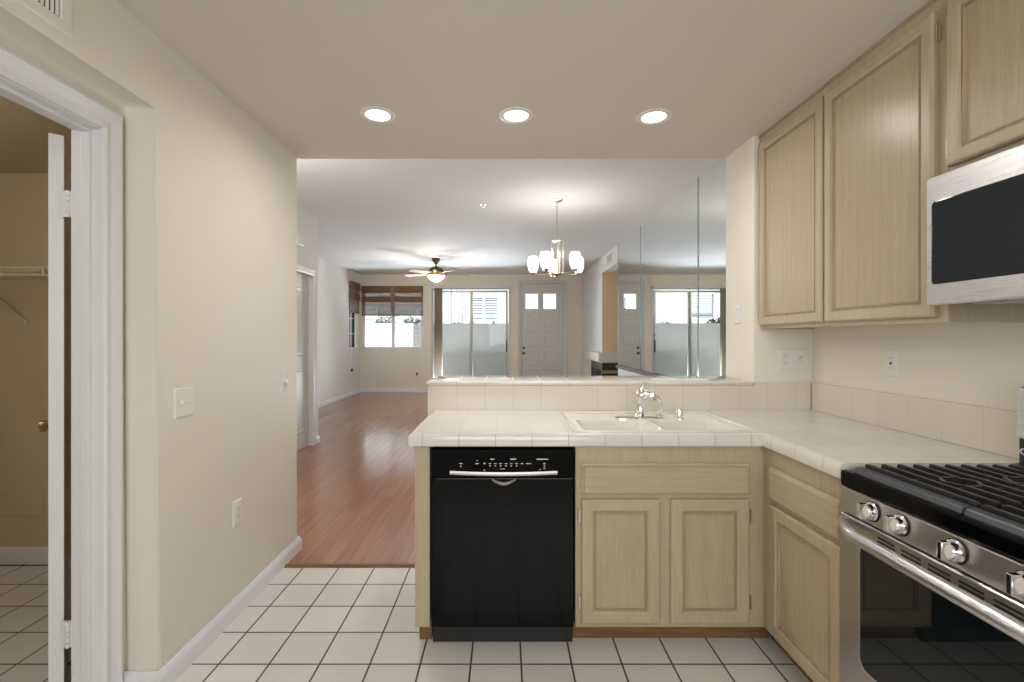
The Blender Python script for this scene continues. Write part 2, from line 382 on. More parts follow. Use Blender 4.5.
# path goes so that the profile leaves outward from the opening
casing('trim_2', [(.83, 0), (.83, 2.035), (1.615, 2.035), (1.615, 0)], MXP(-1.397), 'white moulded casing around the closet doorway')
j = MB()
for (a, b, c, d) in ((1.615, 1.65, 0, 2.045), (.82, .836, 0, 2.045)): j.box(-1.497, -1.397, a, b, c, d)
j.box(-1.497, -1.397, .836, 1.615, 2.03, 2.045)
j.box(-1.455, -1.425, 1.603, 1.615, 0, 2.03, .002).box(-1.455, -1.425, .836, .848, 0, 2.03, .002).box(-1.455, -1.425, .848, 1.603, 2.018, 2.03, .002)
st(j, 'trim_3', TRIM, 'white door jamb with stop moulding at the closet', 'door jamb')
P0 = Vector((-1.545, 1.640, 0)); ang = math.atan2(.751, -.66)
dr = empty('door_1', P0, 'white closet door swung open, seen on its hinge edge', 'door', kind='structure'); dr.rotation_euler.z = ang
def local(mb, name, m, parent, smooth=False):
    o = mb.build(name, m, None, smooth); o.parent = parent; return o
local(MB().box(.004, .72, .0, .040, .012, 2.02, .0015), 'door_slab', TRIM, dr)
def knob_profile(c, ax): return MB().lathe([(0, 0), (.032, 0), (.032, .004), (.012, .008), (.011, .03), (.022, .038), (.028, .050), (.024, .062), (0, .066)], c, ax, 24)
local(knob_profile((.66, .040, .92), (0, 1, 0)), 'door_knob', BRASS, dr, True)
local(knob_profile((.66, 0, .92), (0, -1, 0)), 'door_knob', BRASS, dr, True)
MI = (Matrix.Translation(P0)@Matrix.Rotation(ang, 4, 'Z')).inverted()
for hz in (1.776, .28):
    h = MB().box(-1.545, -1.498, 1.628, 1.632, hz-.045, hz+.045)
    for k in range(5): h.cyl((-1.520, 1.626, hz-.046+.0188*k), (-1.520, 1.626, hz-.046+.0188*k+.0168), .007, n=12)
    bmesh.ops.transform(h.bm, matrix=MI, verts=h.bm.verts[:])
    local(h, 'hinge', TRIM, dr, True)

cl = empty('closet_fill_light', (-2.4, 1.3, 2.275), 'added small round ceiling lamp, out of view, that brightens the closet', 'ceiling light')  # lamp added out of view to lift the dark closet
MB().lathe([(.10, 0), (.10, -.02), (.09, -.025), (.09, 0)], (-2.4, 1.3, 2.275)).build('lamp_base', PLASTIC, cl, True)
MB().lathe([(.088, -.01), (.075, -.05), (.04, -.075), (0, -.082)], (-2.4, 1.3, 2.275)).build('glass_dome', SHADE, cl, True)
light('POINT', 'closet_fill', (-2.4, 1.3, 2.15), 10, (1, .93, .82), shadow_soft_size=.08)
hl = empty('hall_fill_light', (-1.95, 3.28, HL), 'added round flush lamp on the hallway ceiling, hidden beyond the left wall, for fill light', 'ceiling light')  # added lamp, hidden by the left wall, to brighten the living area
MB().lathe([(.16, 0), (.16, -.02), (.15, -.028), (.15, 0)], (-1.95, 3.28, HL)).build('lamp_base', NICKEL, hl, True)
MB().lathe([(.148, -.01), (.13, -.06), (.07, -.09), (0, -.10)], (-1.95, 3.28, HL)).build('glass_dome', SHADE, hl, True)
light('POINT', 'hall_fill', (-1.9, 3.28, HL-.45), 30, (1, .96, .9), shadow_soft_size=.15)
# closet wire shelf, access plate
sh = empty('wire_shelf', (-2.3, 2.74, 1.64), 'white wire shelf on the rear closet wall', 'shelf')
m = MB()
for y in (2.42, 2.52, 2.63, 2.73): m.cyl((-3.18, y, 1.655), (-1.53, y, 1.655), .003, n=8)
m.cyl((-3.18, 2.415, 1.635), (-1.53, 2.415, 1.635), .0045, n=8).cyl((-3.18, 2.415, 1.675), (-1.53, 2.415, 1.675), .0045, n=8)
m.build('front_rail', WIRE, sh)
m = MB(); x = -3.16
while x < -1.55:
    m.cyl((x, 2.415, 1.657), (x, 2.735, 1.657), .0016, n=6); m.cyl((x, 2.415, 1.637), (x, 2.415, 1.675), .0016, n=6); x += .0254
m.build('wire', WIRE, sh)
m = MB().box(-2.385, -2.37, 2.408, 2.42, 1.63, 1.68, .001); m.build('clip', WIRE, sh)
for bx in (-2.80,):
    MB().tube([(bx, 2.43, 1.64), (bx, 2.735, 1.42)], .007, 8).box(bx-.012, bx+.012, 2.732, 2.739, 1.385, 1.43).build('support_brace', WIRE, sh)
tag(MB().rings(-2.95, -2.70, .27, .41, [(0, 0), (0, .004), (.004, .007)], MY(2.739)).build('access_plate', WALL_CLOSET), 'tan blank access plate low on the closet wall', 'wall plate')

# ---------------------------------------------------------------- electrical plates
def plate(name, u0, u1, v0, v1, mp, label, cat, deco, m=PLASTIC):
    c = mp((u0+u1)/2, (v0+v1)/2, 0); e = empty(name, c, label, cat)
    MB().rings(u0, u1, v0, v1, [(0, 0), (0, .003), (.004, .006)], mp).build('cover_plate', m, e)
    for kind, u, v in deco:
        b = MB()
        if kind == 'toggle':
            b.rings(u-.006, u+.006, v-.013, v+.013, [(0, .005), (0, .008)], mp).build('toggle_surround', PLASTICD if 0 else m, e)
            MB().rings(u-.0035, u+.0035, v-.002, v+.010, [(0, .006), (.001, .018)], mp).build('toggle', m, e)
        elif kind == 'duplex':
            o = b.rings(u-.017, u+.017, v-.034, v+.034, [(0, .005), (0, .0075), (.001, .008)], mp, rad=.01).build('receptacle', m, e)
            for dv in (-.019, .019):
                s = MB().rings(u-.008, u-.006, v+dv, v+dv+.008, [(0, .008), (0, .0085)], mp); s.rings(u+.006, u+.008, v+dv, v+dv+.007, [(0, .008), (0, .0085)], mp); s.rings(u-.002, u+.002, v+dv-.009, v+dv-.005, [(0, .008), (0, .0085)], mp); s.build('socket_slots', PLASTICD, o)
        elif kind == 'gfci':
            o = b.rings(u-.017, u+.017, v-.034, v+.034, [(0, .005), (0, .0075), (.001, .008)], mp).build('receptacle', m, e)
            s = MB().rings(u-.006, u+.006, v-.006, v+.006, [(0, .008), (.001, .0095)], mp)
            for dv in (-.022, .018):
                s.rings(u-.008, u-.006, v+dv, v+dv+.008, [(0, .008), (0, .0085)], mp); s.rings(u+.006, u+.008, v+dv, v+dv+.007, [(0, .008), (0, .0085)], mp)
            s.build('reset_button', PLASTICD, o)
        elif kind == 'dimmer':
            c1 = Vector(mp(u, v, .005)); d = Vector(mp(u, v, 1))-Vector(mp(u, v, 0))
            MB().lathe([(.018, 0), (.017, .018), (.014, .021), (0, .021)], c1, d, 24).build('dimmer_knob', m, e, True)
        elif kind == 'rocker':
            b.rings(u-.016, u+.016, v-.033, v+.033, [(0, .005), (0, .008), (.002, .010)], mp).build('rocker', m, e)
    return e
plate('light_switch', 1.800, 1.916, .998, 1.113, MXP(XL), 'white double toggle switch plate on the left kitchen wall', 'light switch', [('toggle', 1.835, 1.055), ('toggle', 1.881, 1.055)])
plate('light_switch', 2.665, 2.735, 1.0, 1.115, MXP(XL), 'round dimmer switch near the end of the left wall', 'light switch', [('dimmer', 2.70, 1.06)])
plate('wall_outlet', 2.190, 2.262, .425, .54, MXP(XL), 'low white outlet on the left wall above the baseboard', 'outlet', [('duplex', 2.226, .4825)])
plate('wall_outlet', 1.508, 1.664, 1.135, 1.25, MY(YB), 'wide plate with outlet and two switches in the counter corner', 'outlet', [('duplex', 1.540, 1.192), ('toggle', 1.587, 1.192), ('dimmer', 1.632, 1.192)])
plate('wall_outlet', 2.005, 2.077, 1.140, 1.258, MX(XR), 'white outlet on the right wall above the backsplash', 'outlet', [('gfci', 2.041, 1.20)])
plate('light_switch', 2.705, 2.777, 1.392, 1.507, MX(1.364), 'beige switch on the end of the wall pier by the mirrors', 'light switch', [('rocker', 2.741, 1.45)])
# hallway chime
tag(MB().rings(5.22, 5.36, 2.36, 2.48, [(0, 0), (0, .03), (.006, .035)], MXP(-2.34)).build('door_chime', PLASTIC), 'small pale chime box high on the hallway wall', 'door chime')

# vents
def vent(name, u0, u1, v0, v1, mp, label, n, split=None):
    e = empty(name, mp((u0+u1)/2, (v0+v1)/2, 0), label, 'vent')
    f = split or .022
    MB().rings(u0, u1, v0, v1, [(0, 0), (0, .004), (.006, .009), (f-.004, .009), (f, .004), (f, .002)], mp, cap=False, back=False).build('frame', PLASTIC, e)
    MB().rings(u0+f, u1-f, v0+f, v1-f, [(0, .001), (0, .0015)], mp).build('backing', PLASTICD, e)
    for i in range(n):
        u = u0+f+(u1-u0-2*f)*(i+.5)/n
        MB().prism([(0, 0), (1, 0), (1, 1), (0, 1)], 0, 1, 2) if 0 else None
        a, b = u-.25*(u1-u0-2*f)/n, u+.02*(u1-u0-2*f)/n
        q = MB(); P = [mp(a, v0+f, .002), mp(b, v0+f, .007), mp(b, v1-f, .007), mp(a, v1-f, .002)]; q.face(P)
        Q = [mp(a+.002, v0+f, .002), mp(b+.002, v0+f, .007), mp(b+.002, v1-f, .007), mp(a+.002, v1-f, .002)]; q.face(Q)
        for k in range(4): q.face([P[k], P[(k+1) % 4], Q[(k+1) % 4], Q[k]])
        q.build('louver', PLASTIC, e)
vent('wall_vent', .98, 1.373, 2.187, 2.385, MXP(XL), 'white louvered air vent high on the left kitchen wall', 22, .038)
vent('wall_vent', 8.0, 8.45, 2.60, 2.80, MX(1.837), 'small white vent high on the wall above the fireplace niche', 8)

# ---------------------------------------------------------------- recessed ceiling lights
def can(x, y, label):
    e = empty('recessed_light', (x, y, HK), label, 'ceiling light', 'recessed kitchen ceiling lights')
    MB().lathe([(.058, -.001), (.060, -.006), (.070, -.009), (.082, -.006), (.086, -.0005)], (x, y, HK), n=40).build('trim_ring', PLASTIC, e, True)
    MB().lathe([(0, -.002), (.06, -.002)], (x, y, HK), n=40).build('lens', LENS, e)
    l = light('AREA', 'can_glow', (x, y, HK-.012), 4.2, (1, .96, .91), shape='DISK', size=.11); l.data.spread = math.radians(165)
can(-.632, 2.325, 'left one of the three round recessed ceiling lights')
can(.055, 2.33, 'middle one of the three round recessed ceiling lights')
can(.745, 2.345, 'right one of the three round recessed ceiling lights')
can(-.632, .2, 'added unseen recessed light overhead on the left'); can(.745, .2, 'added unseen recessed light overhead near the range')  # both added overhead, out of view, as extra kitchen light

# ---------------------------------------------------------------- cabinets
def doorface(u0, u1, v0, v1, mp, t=.02, fr=.052):
    return MB().rings(u0, u1, v0, v1, [(0, 0), (0, t*.65), (.004, t*.9), (.008, t), (fr-.006, t), (fr, t*.72), (fr+.001, t*.30)], mp)
def drawface(u0, u1, v0, v1, mp, t=.02):
    return MB().rings(u0, u1, v0, v1, [(0, 0), (0, t*.4), (.010, t*.62), (.013, t), ], mp)
def panel(u0, u1, v0, v1, mp, parent, t=.02, fr=.052):
    MB().rings(u0+fr, u1-fr, v0+fr, v1-fr, [(0, t*.32), (0, t*.72), (.003, t*.72), (.006, t*.86), (.009, t*.86), (.0125, t*.45), (.0125, t*.32)], mp, cap=False, back=False).build('panel_bead', OAKB, parent)
    i = fr+.0105
    return MB().rings(u0+i, u1-i, v0+i, v1-i, [(0, t*.3), (0, t*.47)], mp).build('door_panel', OAKP, parent)
def hinge(u, v, mp, parent):
    MB().rings(u-.006, u+.006, v-.022, v+.022, [(0, 0), (0, .006), (.002, .008)], mp).rings(u-.0035, u+.0035, v-.027, v+.027, [(0, .006), (.001, .013)], mp).build('hinge', NICKEL, parent)
# sink base cabinet in the peninsula
YF = 1.965
sb = empty('base_cabinet', (.69, 2.2, 0), 'pickled oak sink base cabinet with two doors and false drawer front', 'cabinet')
b = MB().box(.296, 1.088, YF, YF+.02, .097, .858).box(.296, .314, YF+.02, 2.56, .097, .858).box(1.05, 1.088, YF+.02, 2.56, .097, .858).box(.314, 1.05, YF+.02, 2.56, .097, .115)
b.build('body', OAK, sb)
MB().box(.296, 1.15, YF+.078, YF+.09, .001, .097).build('toe_kick', KICK, sb)
drawface(.318, 1.026, .654, .786, MY(YF)).build('drawer_front', OAKH, sb)
for (a, c, hx) in ((.318, .6475, .311), (.691, 1.02, 1.027)):
    d = doorface(a, c, .118, .638, MY(YF)).build('door', OAK, sb); panel(a, c, .118, .638, MY(YF), d)
    for hz in (.205, .565): hinge(hx, hz, MY(YF), d)
# end panel left of dishwasher
ep = empty('cabinet_end_panel', (-.345, 2.2, 0), 'narrow pickled oak end panel left of the dishwasher', 'cabinet panel')
MB().box(-.378, -.316, YF, 2.57, .097, .858, .001).build('panel', OAK, ep)
MB().box(-.372, -.318, YF+.07, 2.55, .001, .097).build('toe_kick', KICK, ep)
# right base cabinet (drawer over door), facing -X
XF = 1.088
rb = empty('base_cabinet', (1.38, 1.72, 0), 'pickled oak base cabinet with drawer and door left of the range', 'cabinet')
b = MB().box(XF, XF+.02, 1.484, YF, .097, .858).box(XF+.02, 1.688, 1.484, 1.502, 0, .858).box(XF+.02, 1.688, 1.502, YF, .097, .115)
b.build('body', OAK, rb)
MB().box(XF+.075, XF+.09, 1.484, YF+.08, .001, .097).build('toe_kick', KICK, rb)
drawface(1.490, 1.912, .654, .786, MX(XF)).build('drawer_front', OAKH, rb)
d = doorface(1.490, 1.900, .118, .638, MX(XF)).build('door', OAK, rb); panel(1.490, 1.900, .118, .638, MX(XF), d)
for hz in (.205, .565): hinge(1.907, hz, MX(XF), d)

# upper cabinets, right wall
XU = 1.400
ub = empty('upper_cabinet', (1.545, 2.0, 1.36), 'tall pickled oak wall cabinet with two doors beside the pier', 'cabinet')
b = MB().box(XU, XU+.02, 1.478, 2.572, 1.36, HK-.001).box(XU+.02, 1.689, 1.478, 1.496, 1.36, HK-.001).box(XU+.02, 1.689, 2.554, 2.572, 1.36, HK-.001).box(XU+.02, 1.689, 1.496, 2.554, 1.375, 1.39).box(XU+.02, 1.689, 1.496, 2.554, 2.38, 2.41)
b.build('body', OAK, ub)
for (a, c) in ((2.04, 2.548), (1.512, 2.028)):
    d = doorface(a, c, 1.378, 2.366, MX(XU), .021, .045).build('door', OAK, ub); panel(a, c, 1.378, 2.366, MX(XU), d, .021, .045)
    for hz in (1.45, 2.29):
        hinge((1.505 if a < 1.6 else 2.555), hz, MX(XU), d)
MB().sweep([(1.475, 0), (2.57, 0)], [(0, 0), (.010, 0), (.003, .014), (0, .014)], lambda x, y, z: (XU-.0005-y, x, HK-.0155+z)).build('top_molding', OAKH, ub)
oc = empty('upper_cabinet', (1.545, 1.09, 1.81), 'short pickled oak wall cabinet above the microwave', 'cabinet')
MB().box(XU, XU+.02, .70, 1.476, 1.812, HK-.001).box(XU+.02, 1.689, 1.458, 1.476, 1.812, HK-.001).box(XU+.02, 1.689, .70, .718, 1.812, HK-.001).box(XU+.02, 1.689, .718, 1.458, 1.812, 1.83).build('body', OAK, oc)
for (a, c) in ((1.095, 1.466), (.712, 1.085)):
    d = doorface(a, c, 1.846, 2.366, MX(XU), .021, .045).build('door', OAK, oc); panel(a, c, 1.846, 2.366, MX(XU), d, .021, .045)
    for hz in (1.90, 2.30): hinge((1.470 if a > 1 else .706), hz, MX(XU), d)

# ---------------------------------------------------------------- counter, splash, ledge
NOSE = [(0, .859), (.012, .859), (.018, .864), (.020, .880), (.019, .900), (.014, .910), (.004, .9145), (0, .9145)]
ct = empty('countertop', (.5, 2.2, .86), 'white tiled L shaped countertop with rounded tile edge', 'countertop')
SX0, SX1, SY0, SY1 = .305, 1.06, 1.985, 2.475     # sink cut-out
m = MB()
zt, zb = .914, .875
for (a, b_, c, d) in ((-.38, SX0, 1.955, 2.572), (SX0, SX1, 1.955, SY0), (SX0, SX1, SY1, 2.572), (SX1, 1.0825, 1.955, 2.572), (1.0825, 1.689, 1.4835, 2.572)): m.box(a, b_, c, d, zb, zt)
m.build('tile_top', COUNTER, ct)
MB().sweep([(1.0825, 1.4835), (1.0825, 1.955), (-.38, 1.955), (-.38, 2.572)][::-1], [(-a, h) for a, h in NOSE][::1] , FLAT).build('edge_nosing', NOSING, ct, True)
# quarter round tile trim around the sink cut-out
QR = [(0, .905), (.0, .914), (.006, .919), (.016, .919), (.022, .9145)]
MB().sweep([(SX0, SY0), (SX0, SY1), (SX1, SY1), (SX1, SY0)], [(o-.004, h) for o, h in QR], FLAT, closed=True).build('sink_trim', COUNTER, ct, True)
bs = MB().box(-.40, 1.672, YB-.014, YB, .9145, 1.05).box(1.676, XR-.0005, 1.30, YB-.0145, .9145, 1.068, .002)
bs.box(1.366, 1.674, YB-.014, YB, 1.05, 1.068)
tag(bs.build('backsplash', SPLASH), 'low cream tile backsplash behind sink and right counter', 'backsplash')
lg = MB().prism([(-.431, 2.5592), (1.362, 2.5592), (1.362, 2.955), (-.431, 2.955)], 1.0505, 1.072, 2, .005)
tag(lg.build('bar_ledge', tile_mat('ledge_tile', rgb(224, 218, 209), rgb(196, 189, 179), (.1546, .205, 1), (.045, 2.545, .5), .004, .07, (1, 1, 0), .02, .15), smooth=True), 'glossy white tile bar ledge on top of the half wall', 'bar ledge')

# ---------------------------------------------------------------- sink
sk = empty('sink', (.68, 2.23, .70), 'white porcelain double bowl kitchen sink set in the tile', 'sink')
m = MB(); zr = .908
bo = [(.345, .665), (.70, 1.02)]; by0, by1 = 2.02, 2.285
SM = 2.02
def slab(a, b_, c, d): m.box(a, b_, c, d, zr-.012, zr)
slab(SX0+.002, bo[0][0], SY0+.002, SY1-.002); slab(bo[0][1], bo[1][0], SY0+.002, SY1-.002); slab(bo[1][1], SX1-.002, SY0+.002, SY1-.002)
for a, b_ in bo: slab(a, b_, SY0+.002, by0); slab(a, b_, by1, SY1-.002)
m.build('rim', PORC, sk)
for a, b_ in bo:
    q = MB().rings(a, b_, by0, by1, [(0, 0), (.004, -.01), (.012, -.15), (.03, -.175), (.06, -.18)], lambda u, v, w_: (u, v, zr+w_), back=False, rad=.04)
    bwl = q.build('bowl', PORC, sk, True)
    MB().lathe([(0, .002), (.03, .003), (.04, .0)], ((a+b_)/2, (by0+by1)/2, zr-.179)).build('drain', CHROME, bwl, True)
    # small fillets that square the rounded corners off under the rim
# faucet
fx, fy = .672, 2.335
fa = empty('faucet', (fx, fy, zr), 'chrome single lever kitchen faucet with side spout on sink deck', 'faucet')
MB().rings(.548, .792, fy-.026, fy+.026, [(0, 0), (0, .006), (.006, .012)], lambda u, v, w_: (u, v, zr+w_), rad=.025).build('base_plate', CHROME, fa, True)
MB().lathe([(.0, .01), (.030, .010), (.027, .022), (.022, .03), (.021, .07), (.024, .10), (.027, .118), (.024, .134), (.014, .144), (0, .146)], (fx, fy, zr), (.05, 0, 1), 28).build('body', CHROME, fa, True)
MB().tube([(fx+.004, fy-.004, zr+.135), (fx+.012, fy-.006, zr+.155), (fx+.026, fy-.010, zr+.185)], [.009, .006, .008]).build('lever', CHROME, fa, True)
MB().tube([(fx+.010, fy-.01, zr+.105), (fx+.030, fy-.03, zr+.125), (fx+.045, fy-.06, zr+.122), (fx+.048, fy-.085, zr+.095)], [.018, .019, .018, .015], 16).build('spout', CHROME, fa, True)
sx = .768
MB().tube([(sx+.002, fy, zr+.012), (sx+.003, fy, zr+.07), (sx+.002, fy, zr+.088), (sx-.008, fy, zr+.104), (sx-.03, fy-.004, zr+.116), (sx-.05, fy-.006, zr+.120)], [.012, .012, .012, .010, .009, .007], 16).lathe([(0, 0), (.022, 0), (.020, .008), (.013, .012), (0, .012)], (sx+.002, fy, zr+.01)).build('side_sprayer', CHROME, fa, True)
tag(MB().lathe([(0, 0), (.025, 0), (.025, .003), (.021, .004), (.021, .045), (.019, .05), (0, .051)], (.868, fy, zr), n=28).build('air_gap', CHROME, smooth=True, origin=(.874, fy, zr)), 'short chrome air gap cap right of the faucet', 'air gap')

# ---------------------------------------------------------------- dishwasher
DX0, DX1 = -.306, .290
dw = empty('dishwasher', (-.008, 2.2, 0), 'black built in dishwasher with chrome bar handle under the counter', 'dishwasher')
MB().box(DX0-.004, DX1, YF+.035, 2.55, .10, .853).box(DX0+.02, DX1-.02, YF+.09, 2.5, .001, .10).build('body', BLACKM, dw)
dd = MB().box(DX0, DX1-.006, YF-.022, YF+.03, .108, .728, .004).build('door', BLACK, dw)
cp = MB().prism([(YF-.030, .734), (YF-.024, .845), (YF+.03, .850), (YF+.03, .732), (YF-.026, .732)], DX0, DX1-.006, 0, .003).build('control_panel', BLACK, dw)
MB().box(DX0-.004, DX1, YF+.05, YF+.075, .002, .11).build('kick_plate', BLACKM, dw)
m = MB(); N_ = 14; hy = YF-.030
pts = []
for i in range(N_+1):
    t = i/N_; x = -.226+(.215+.226)*t; s_ = math.sin(PI*t); pts.append((x, hy-.012-.010*s_, .757-.003*s_))
R = [[(p[0], p[1]-.003, p[2]-.0075), (p[0], p[1]-.006, p[2]), (p[0], p[1]-.003, p[2]+.0075), (p[0], p[1]+.006, p[2]+.006), (p[0], p[1]+.006, p[2]-.006)] for p in pts]
vv = [[m.bm.verts.new(q) for q in r] for r in R]
for a, b_ in zip(vv, vv[1:]):
    for k in range(5): m.bm.faces.new([a[k], a[(k+1) % 5], b_[(k+1) % 5], b_[k]])
m.bm.faces.new(vv[0]); m.bm.faces.new(vv[-1])
m.box(-.222, -.205, hy-.010, hy+.008, .750, .762).box(.195, .212, hy-.010, hy+.008, .750, .762)
m.build('handle', STEELL, dd, True)
# chrome crescent under the handle
m = MB(); A = []
for i in range(13):
    t = i/12; x = -.055+.10*t; c = math.sin(PI*t); A.append([(x, YF-.0225, .727-.016*c), (x, YF-.026-.004*c, .724-.020*c-.003), (x, YF-.0225, .722-.024*c)])
vv = [[m.bm.verts.new(q) for q in r] for r in A]
for a, b_ in zip(vv, vv[1:]):
    for k in range(3): m.bm.faces.new([a[k], a[(k+1) % 3], b_[(k+1) % 3], b_[k]])
m.build('grip_accent', CHROME, dd, True)
m = MB(); yf = YF-.0285
def mark(x, z, wd, h=.002):
    yy = YF-.030+.006*(z-.734)/.111-.0006; m.box(x-wd/2, x+wd/2, yy-.0004, yy+.0008, z-h/2, z+h/2)
for i in range(6): mark(-.062+.022*i, .790, .012); mark(-.062+.022*i, .781, .004, .005)
for x, z, wd, h in ((-.183, .790, .014, .003), (-.183, .779, .005, .006), (-.115, .790, .014, .003), (-.115, .803, .006, .002), (-.052, .808, .016, .004), (.034, .808, .024, .004), (-.085, .790, .006, .005), (.070, .790, .010, .003), (.098, .790, .022, .003), (.155, .808, .048, .004), (.163, .790, .008, .004), (.163, .779, .005, .005), (.163, .770, .010, .002), (-.010, .768, .018, .002), (.145, .766, .007, .003), (-.085, .764, .007, .003)): mark(x, z, wd, h)
m.build('panel_markings', WHITEMARK, cp)
for x in (-.205, -.005, .185): pass

# ---------------------------------------------------------------- range
RY0, RY1 = .708, 1.468; RX = 1.055
rg = empty('range', (1.37, 1.088, 0), 'stainless gas range with black cooktop and cast iron grates', 'range')
MB().box(RX+.03, 1.675, RY0, RY1, .02, .86).build('body', BLACKM, rg)
MB().box(RX+.005, 1.60, RY0, RY1, .862, .885, .003).box(RX-.004, RX+.055, RY0-.001, RY1+.001, .850, .898, .008).box(1.575, 1.62, RY0, RY1, .885, .905, .003).box(RX+.05, 1.58, RY1-.015, RY1, .885, .900, .003).build('cooktop', BLACK, rg)
cp2 = MB().prism([(RX-.010, .776), (RX-.002, .849), (RX+.05, .849), (RX+.05, .776)], RY0+.001, RY1-.001, 1, .003)
cpo = cp2.build('control_panel', STEEL, rg)
for ky in (1.337, 1.241, 1.088, .938, .842):
    ax = Vector((-1, 0, .10)).normalized(); c = Vector((RX-.006, ky, .814))
    kb = MB().lathe([(.026, .0), (.026, .004), (.021, .006), (.0195, .020), (.0175, .024), (0, .024)], c, ax, 28).build('knob', CHROME, rg, True)
    MB().box(c.x-.040, c.x-.018, ky-.0065, ky+.0065, .795, .838, .002).build('knob_grip', CHROME, kb)
    MB().lathe([(.026, .0), (.0285, .0005), (.0285, .003), (.026, .004)], c, ax, 28).build('knob_skirt', BLACKM, kb, True)
od = MB().rings(RY0+.004, RY1-.004, .195, .770, [(0, -.03), (0, .018), (.004, .022)], MX(RX+.012), rad=.012).build('oven_door', STEEL, rg)
MB().rings(.800, 1.376, .345, .708, [(0, .0215), (0, .0235), (.002, .024)], MX(RX+.012), rad=.03).build('oven_window', GLASSK, od)
MB().rings(.794, 1.382, .339, .714, [(0, .0215), (0, .0228)], MX(RX+.012), rad=.033).build('window_bezel', STEELL, od)
m = MB()
for i in range(6):
    c = .893+.078*i
    for z in (.7375, .7485): m.rings(c-.029, c+.029, z, z+.0055, [(0, .0215), (0, .0226)], MX(RX+.012))
m.build('vent_slots', BLACKM, od)
# bowed towel bar handle
pts = []
for i in range(25):
    t = i/24; y = RY1-.02-(RY1-RY0-.04)*t; s_ = math.sin(PI*t)
    pts.append((RX-.010-.062*min(1, s_*1.9)**.8, y, .750))
MB().tube(pts, [.011+.007*min(1, math.sin(PI*i/24)*3) for i in range(25)], 18).build('handle', STEELL, od, True)
MB().box(RX-.008, RX+.03, RY0+.004, RY1-.004, .03, .188, .004).build('storage_drawer', STEEL, rg)
# grates: two, each with front rail, back rail, ten bars, cross bars
def bar(m, x0, x1, y0, y1, z0, z1): m.box(x0, x1, y0, y1, z0, z1, .0025)
for (a, b_) in ((1.095, 1.428), (.748, 1.081)):
    g = MB(); 
    for i in range(10):
        x = 1.107+.0486*i
        if i in (2, 3, 6, 7):       # bars broken around the burners
            c = (a+b_)/2
            for (p, q) in ((a, c-.035), (c+.035, b_)): bar(g, x-.0055, x+.0055, p, q, .908, .926)
        else: bar(g, x-.0055, x+.0055, a, b_, .908, .926)
        g.box(x-.006, x+.006, b_-.012, b_+.004, .886, .924, .003); g.box(x-.006, x+.006, a-.002, a+.010, .900, .924, .003)
    for y in ((a+b_)/2-.037, (a+b_)/2+.037): bar(g, 1.10, 1.55, y-.0045, y+.0045, .904, .918)
    for y in (a+.004, b_-.004): bar(g, 1.10, 1.55, y-.005, y+.005, .899, .912)
    c = (a+b_)/2
    for bx in (1.204+.0243, 1.41+.0):     # hexagonal ring over each burner
        hx = [(bx+.045*math.cos(k*PI/3), c+.045*math.sin(k*PI/3)) for k in range(6)]
        g.sweep(hx, [(-.004, .908), (.004, .908), (.004, .924), (-.004, .924)], FLAT, closed=True)
    go = g.build('grate', CAST, rg)
    MB().prism([(RX+.012, .897), (RX+.018, .913), (RX+.040, .917), (RX+.050, .905), (RX+.050, .897)], a+.002, b_+.010, 1, .003).build('grate_front_rail', CASTB, go)
for by in (1.262, .915):
    for bx in (1.228, 1.41):
        MB().lathe([(0, 0), (.05, 0), (.048, .008), (.036, .010), (.036, .014), (.033, .017), (0, .018)], (bx, by, .885)).build('burner', CAST, rg, True)
bgd = MB().prism([(1.600, .998), (1.612, 1.155), (1.63, 1.168), (1.675, 1.168), (1.675, .998)], RY0, RY1, 1, .006).build('backguard', STEELL, rg)
nk = MB().box(1.607, 1.673, RY0+.004, RY1-.004, .90, 1.0, .004).build('backguard_neck', BLACKM, rg)
m = MB(); n = 24
for k in range(n):
    t0, t1 = 2*PI*k/n, 2*PI*(k+1)/n
    f = lambda t, r: (1.6058, 1.435+.026*r*math.cos(t), .958+.0125*r*math.sin(t))
    m.face([f(t0, 1), f(t1, 1), f(t1, .78), f(t0, .78)])
m.box(1.6052, 1.6062, 1.4275, 1.4305, .953, .963).box(1.6052, 1.6062, 1.4335, 1.4365, .953, .963).box(1.6052, 1.6062, 1.4395, 1.4425, .953, .963)
m.build('badge', WHITEMARK, nk)

# ---------------------------------------------------------------- microwave
MXF = 1.317
mw = empty('microwave', (1.5, 1.088, 1.412), 'stainless over the range microwave with dark window', 'microwave')
MB().box(MXF+.03, 1.685, .712, 1.462, 1.42, 1.798).build('body', BLACKM, mw)
dm = MB().rings(.712, 1.465, 1.412, 1.806, [(0, -.032), (0, -.006), (.004, 0)], MX(MXF+.0), rad=.01).build('door', STEELL, mw)
MB().rings(.93, 1.444, 1.474, 1.728, [(0, -.001), (0, .0012), (.003, .002)], MX(MXF), rad=.012).build('window', GLASSM, dm)
MB().rings(.735, .875, 1.46, 1.74, [(0, -.001), (0, .0012)], MX(MXF), rad=.01).build('keypad', GLASSM, mw)
MB().tube([(MXF, .905, 1.47), (MXF-.03, .905, 1.49), (MXF-.035, .905, 1.6), (MXF-.03, .905, 1.72), (MXF, .905, 1.74)], .009, 12).build('handle', STEELL, dm, True)
MB().box(MXF+.045, MXF+.16, .80, 1.36, 1.408, 1.4195, .002).build('grease_filter', ALU, mw)
MB().box(MXF+.20, MXF+.30, .85, 1.30, 1.410, 1.4195, .002).build('vent_grille', BLACKM, mw)

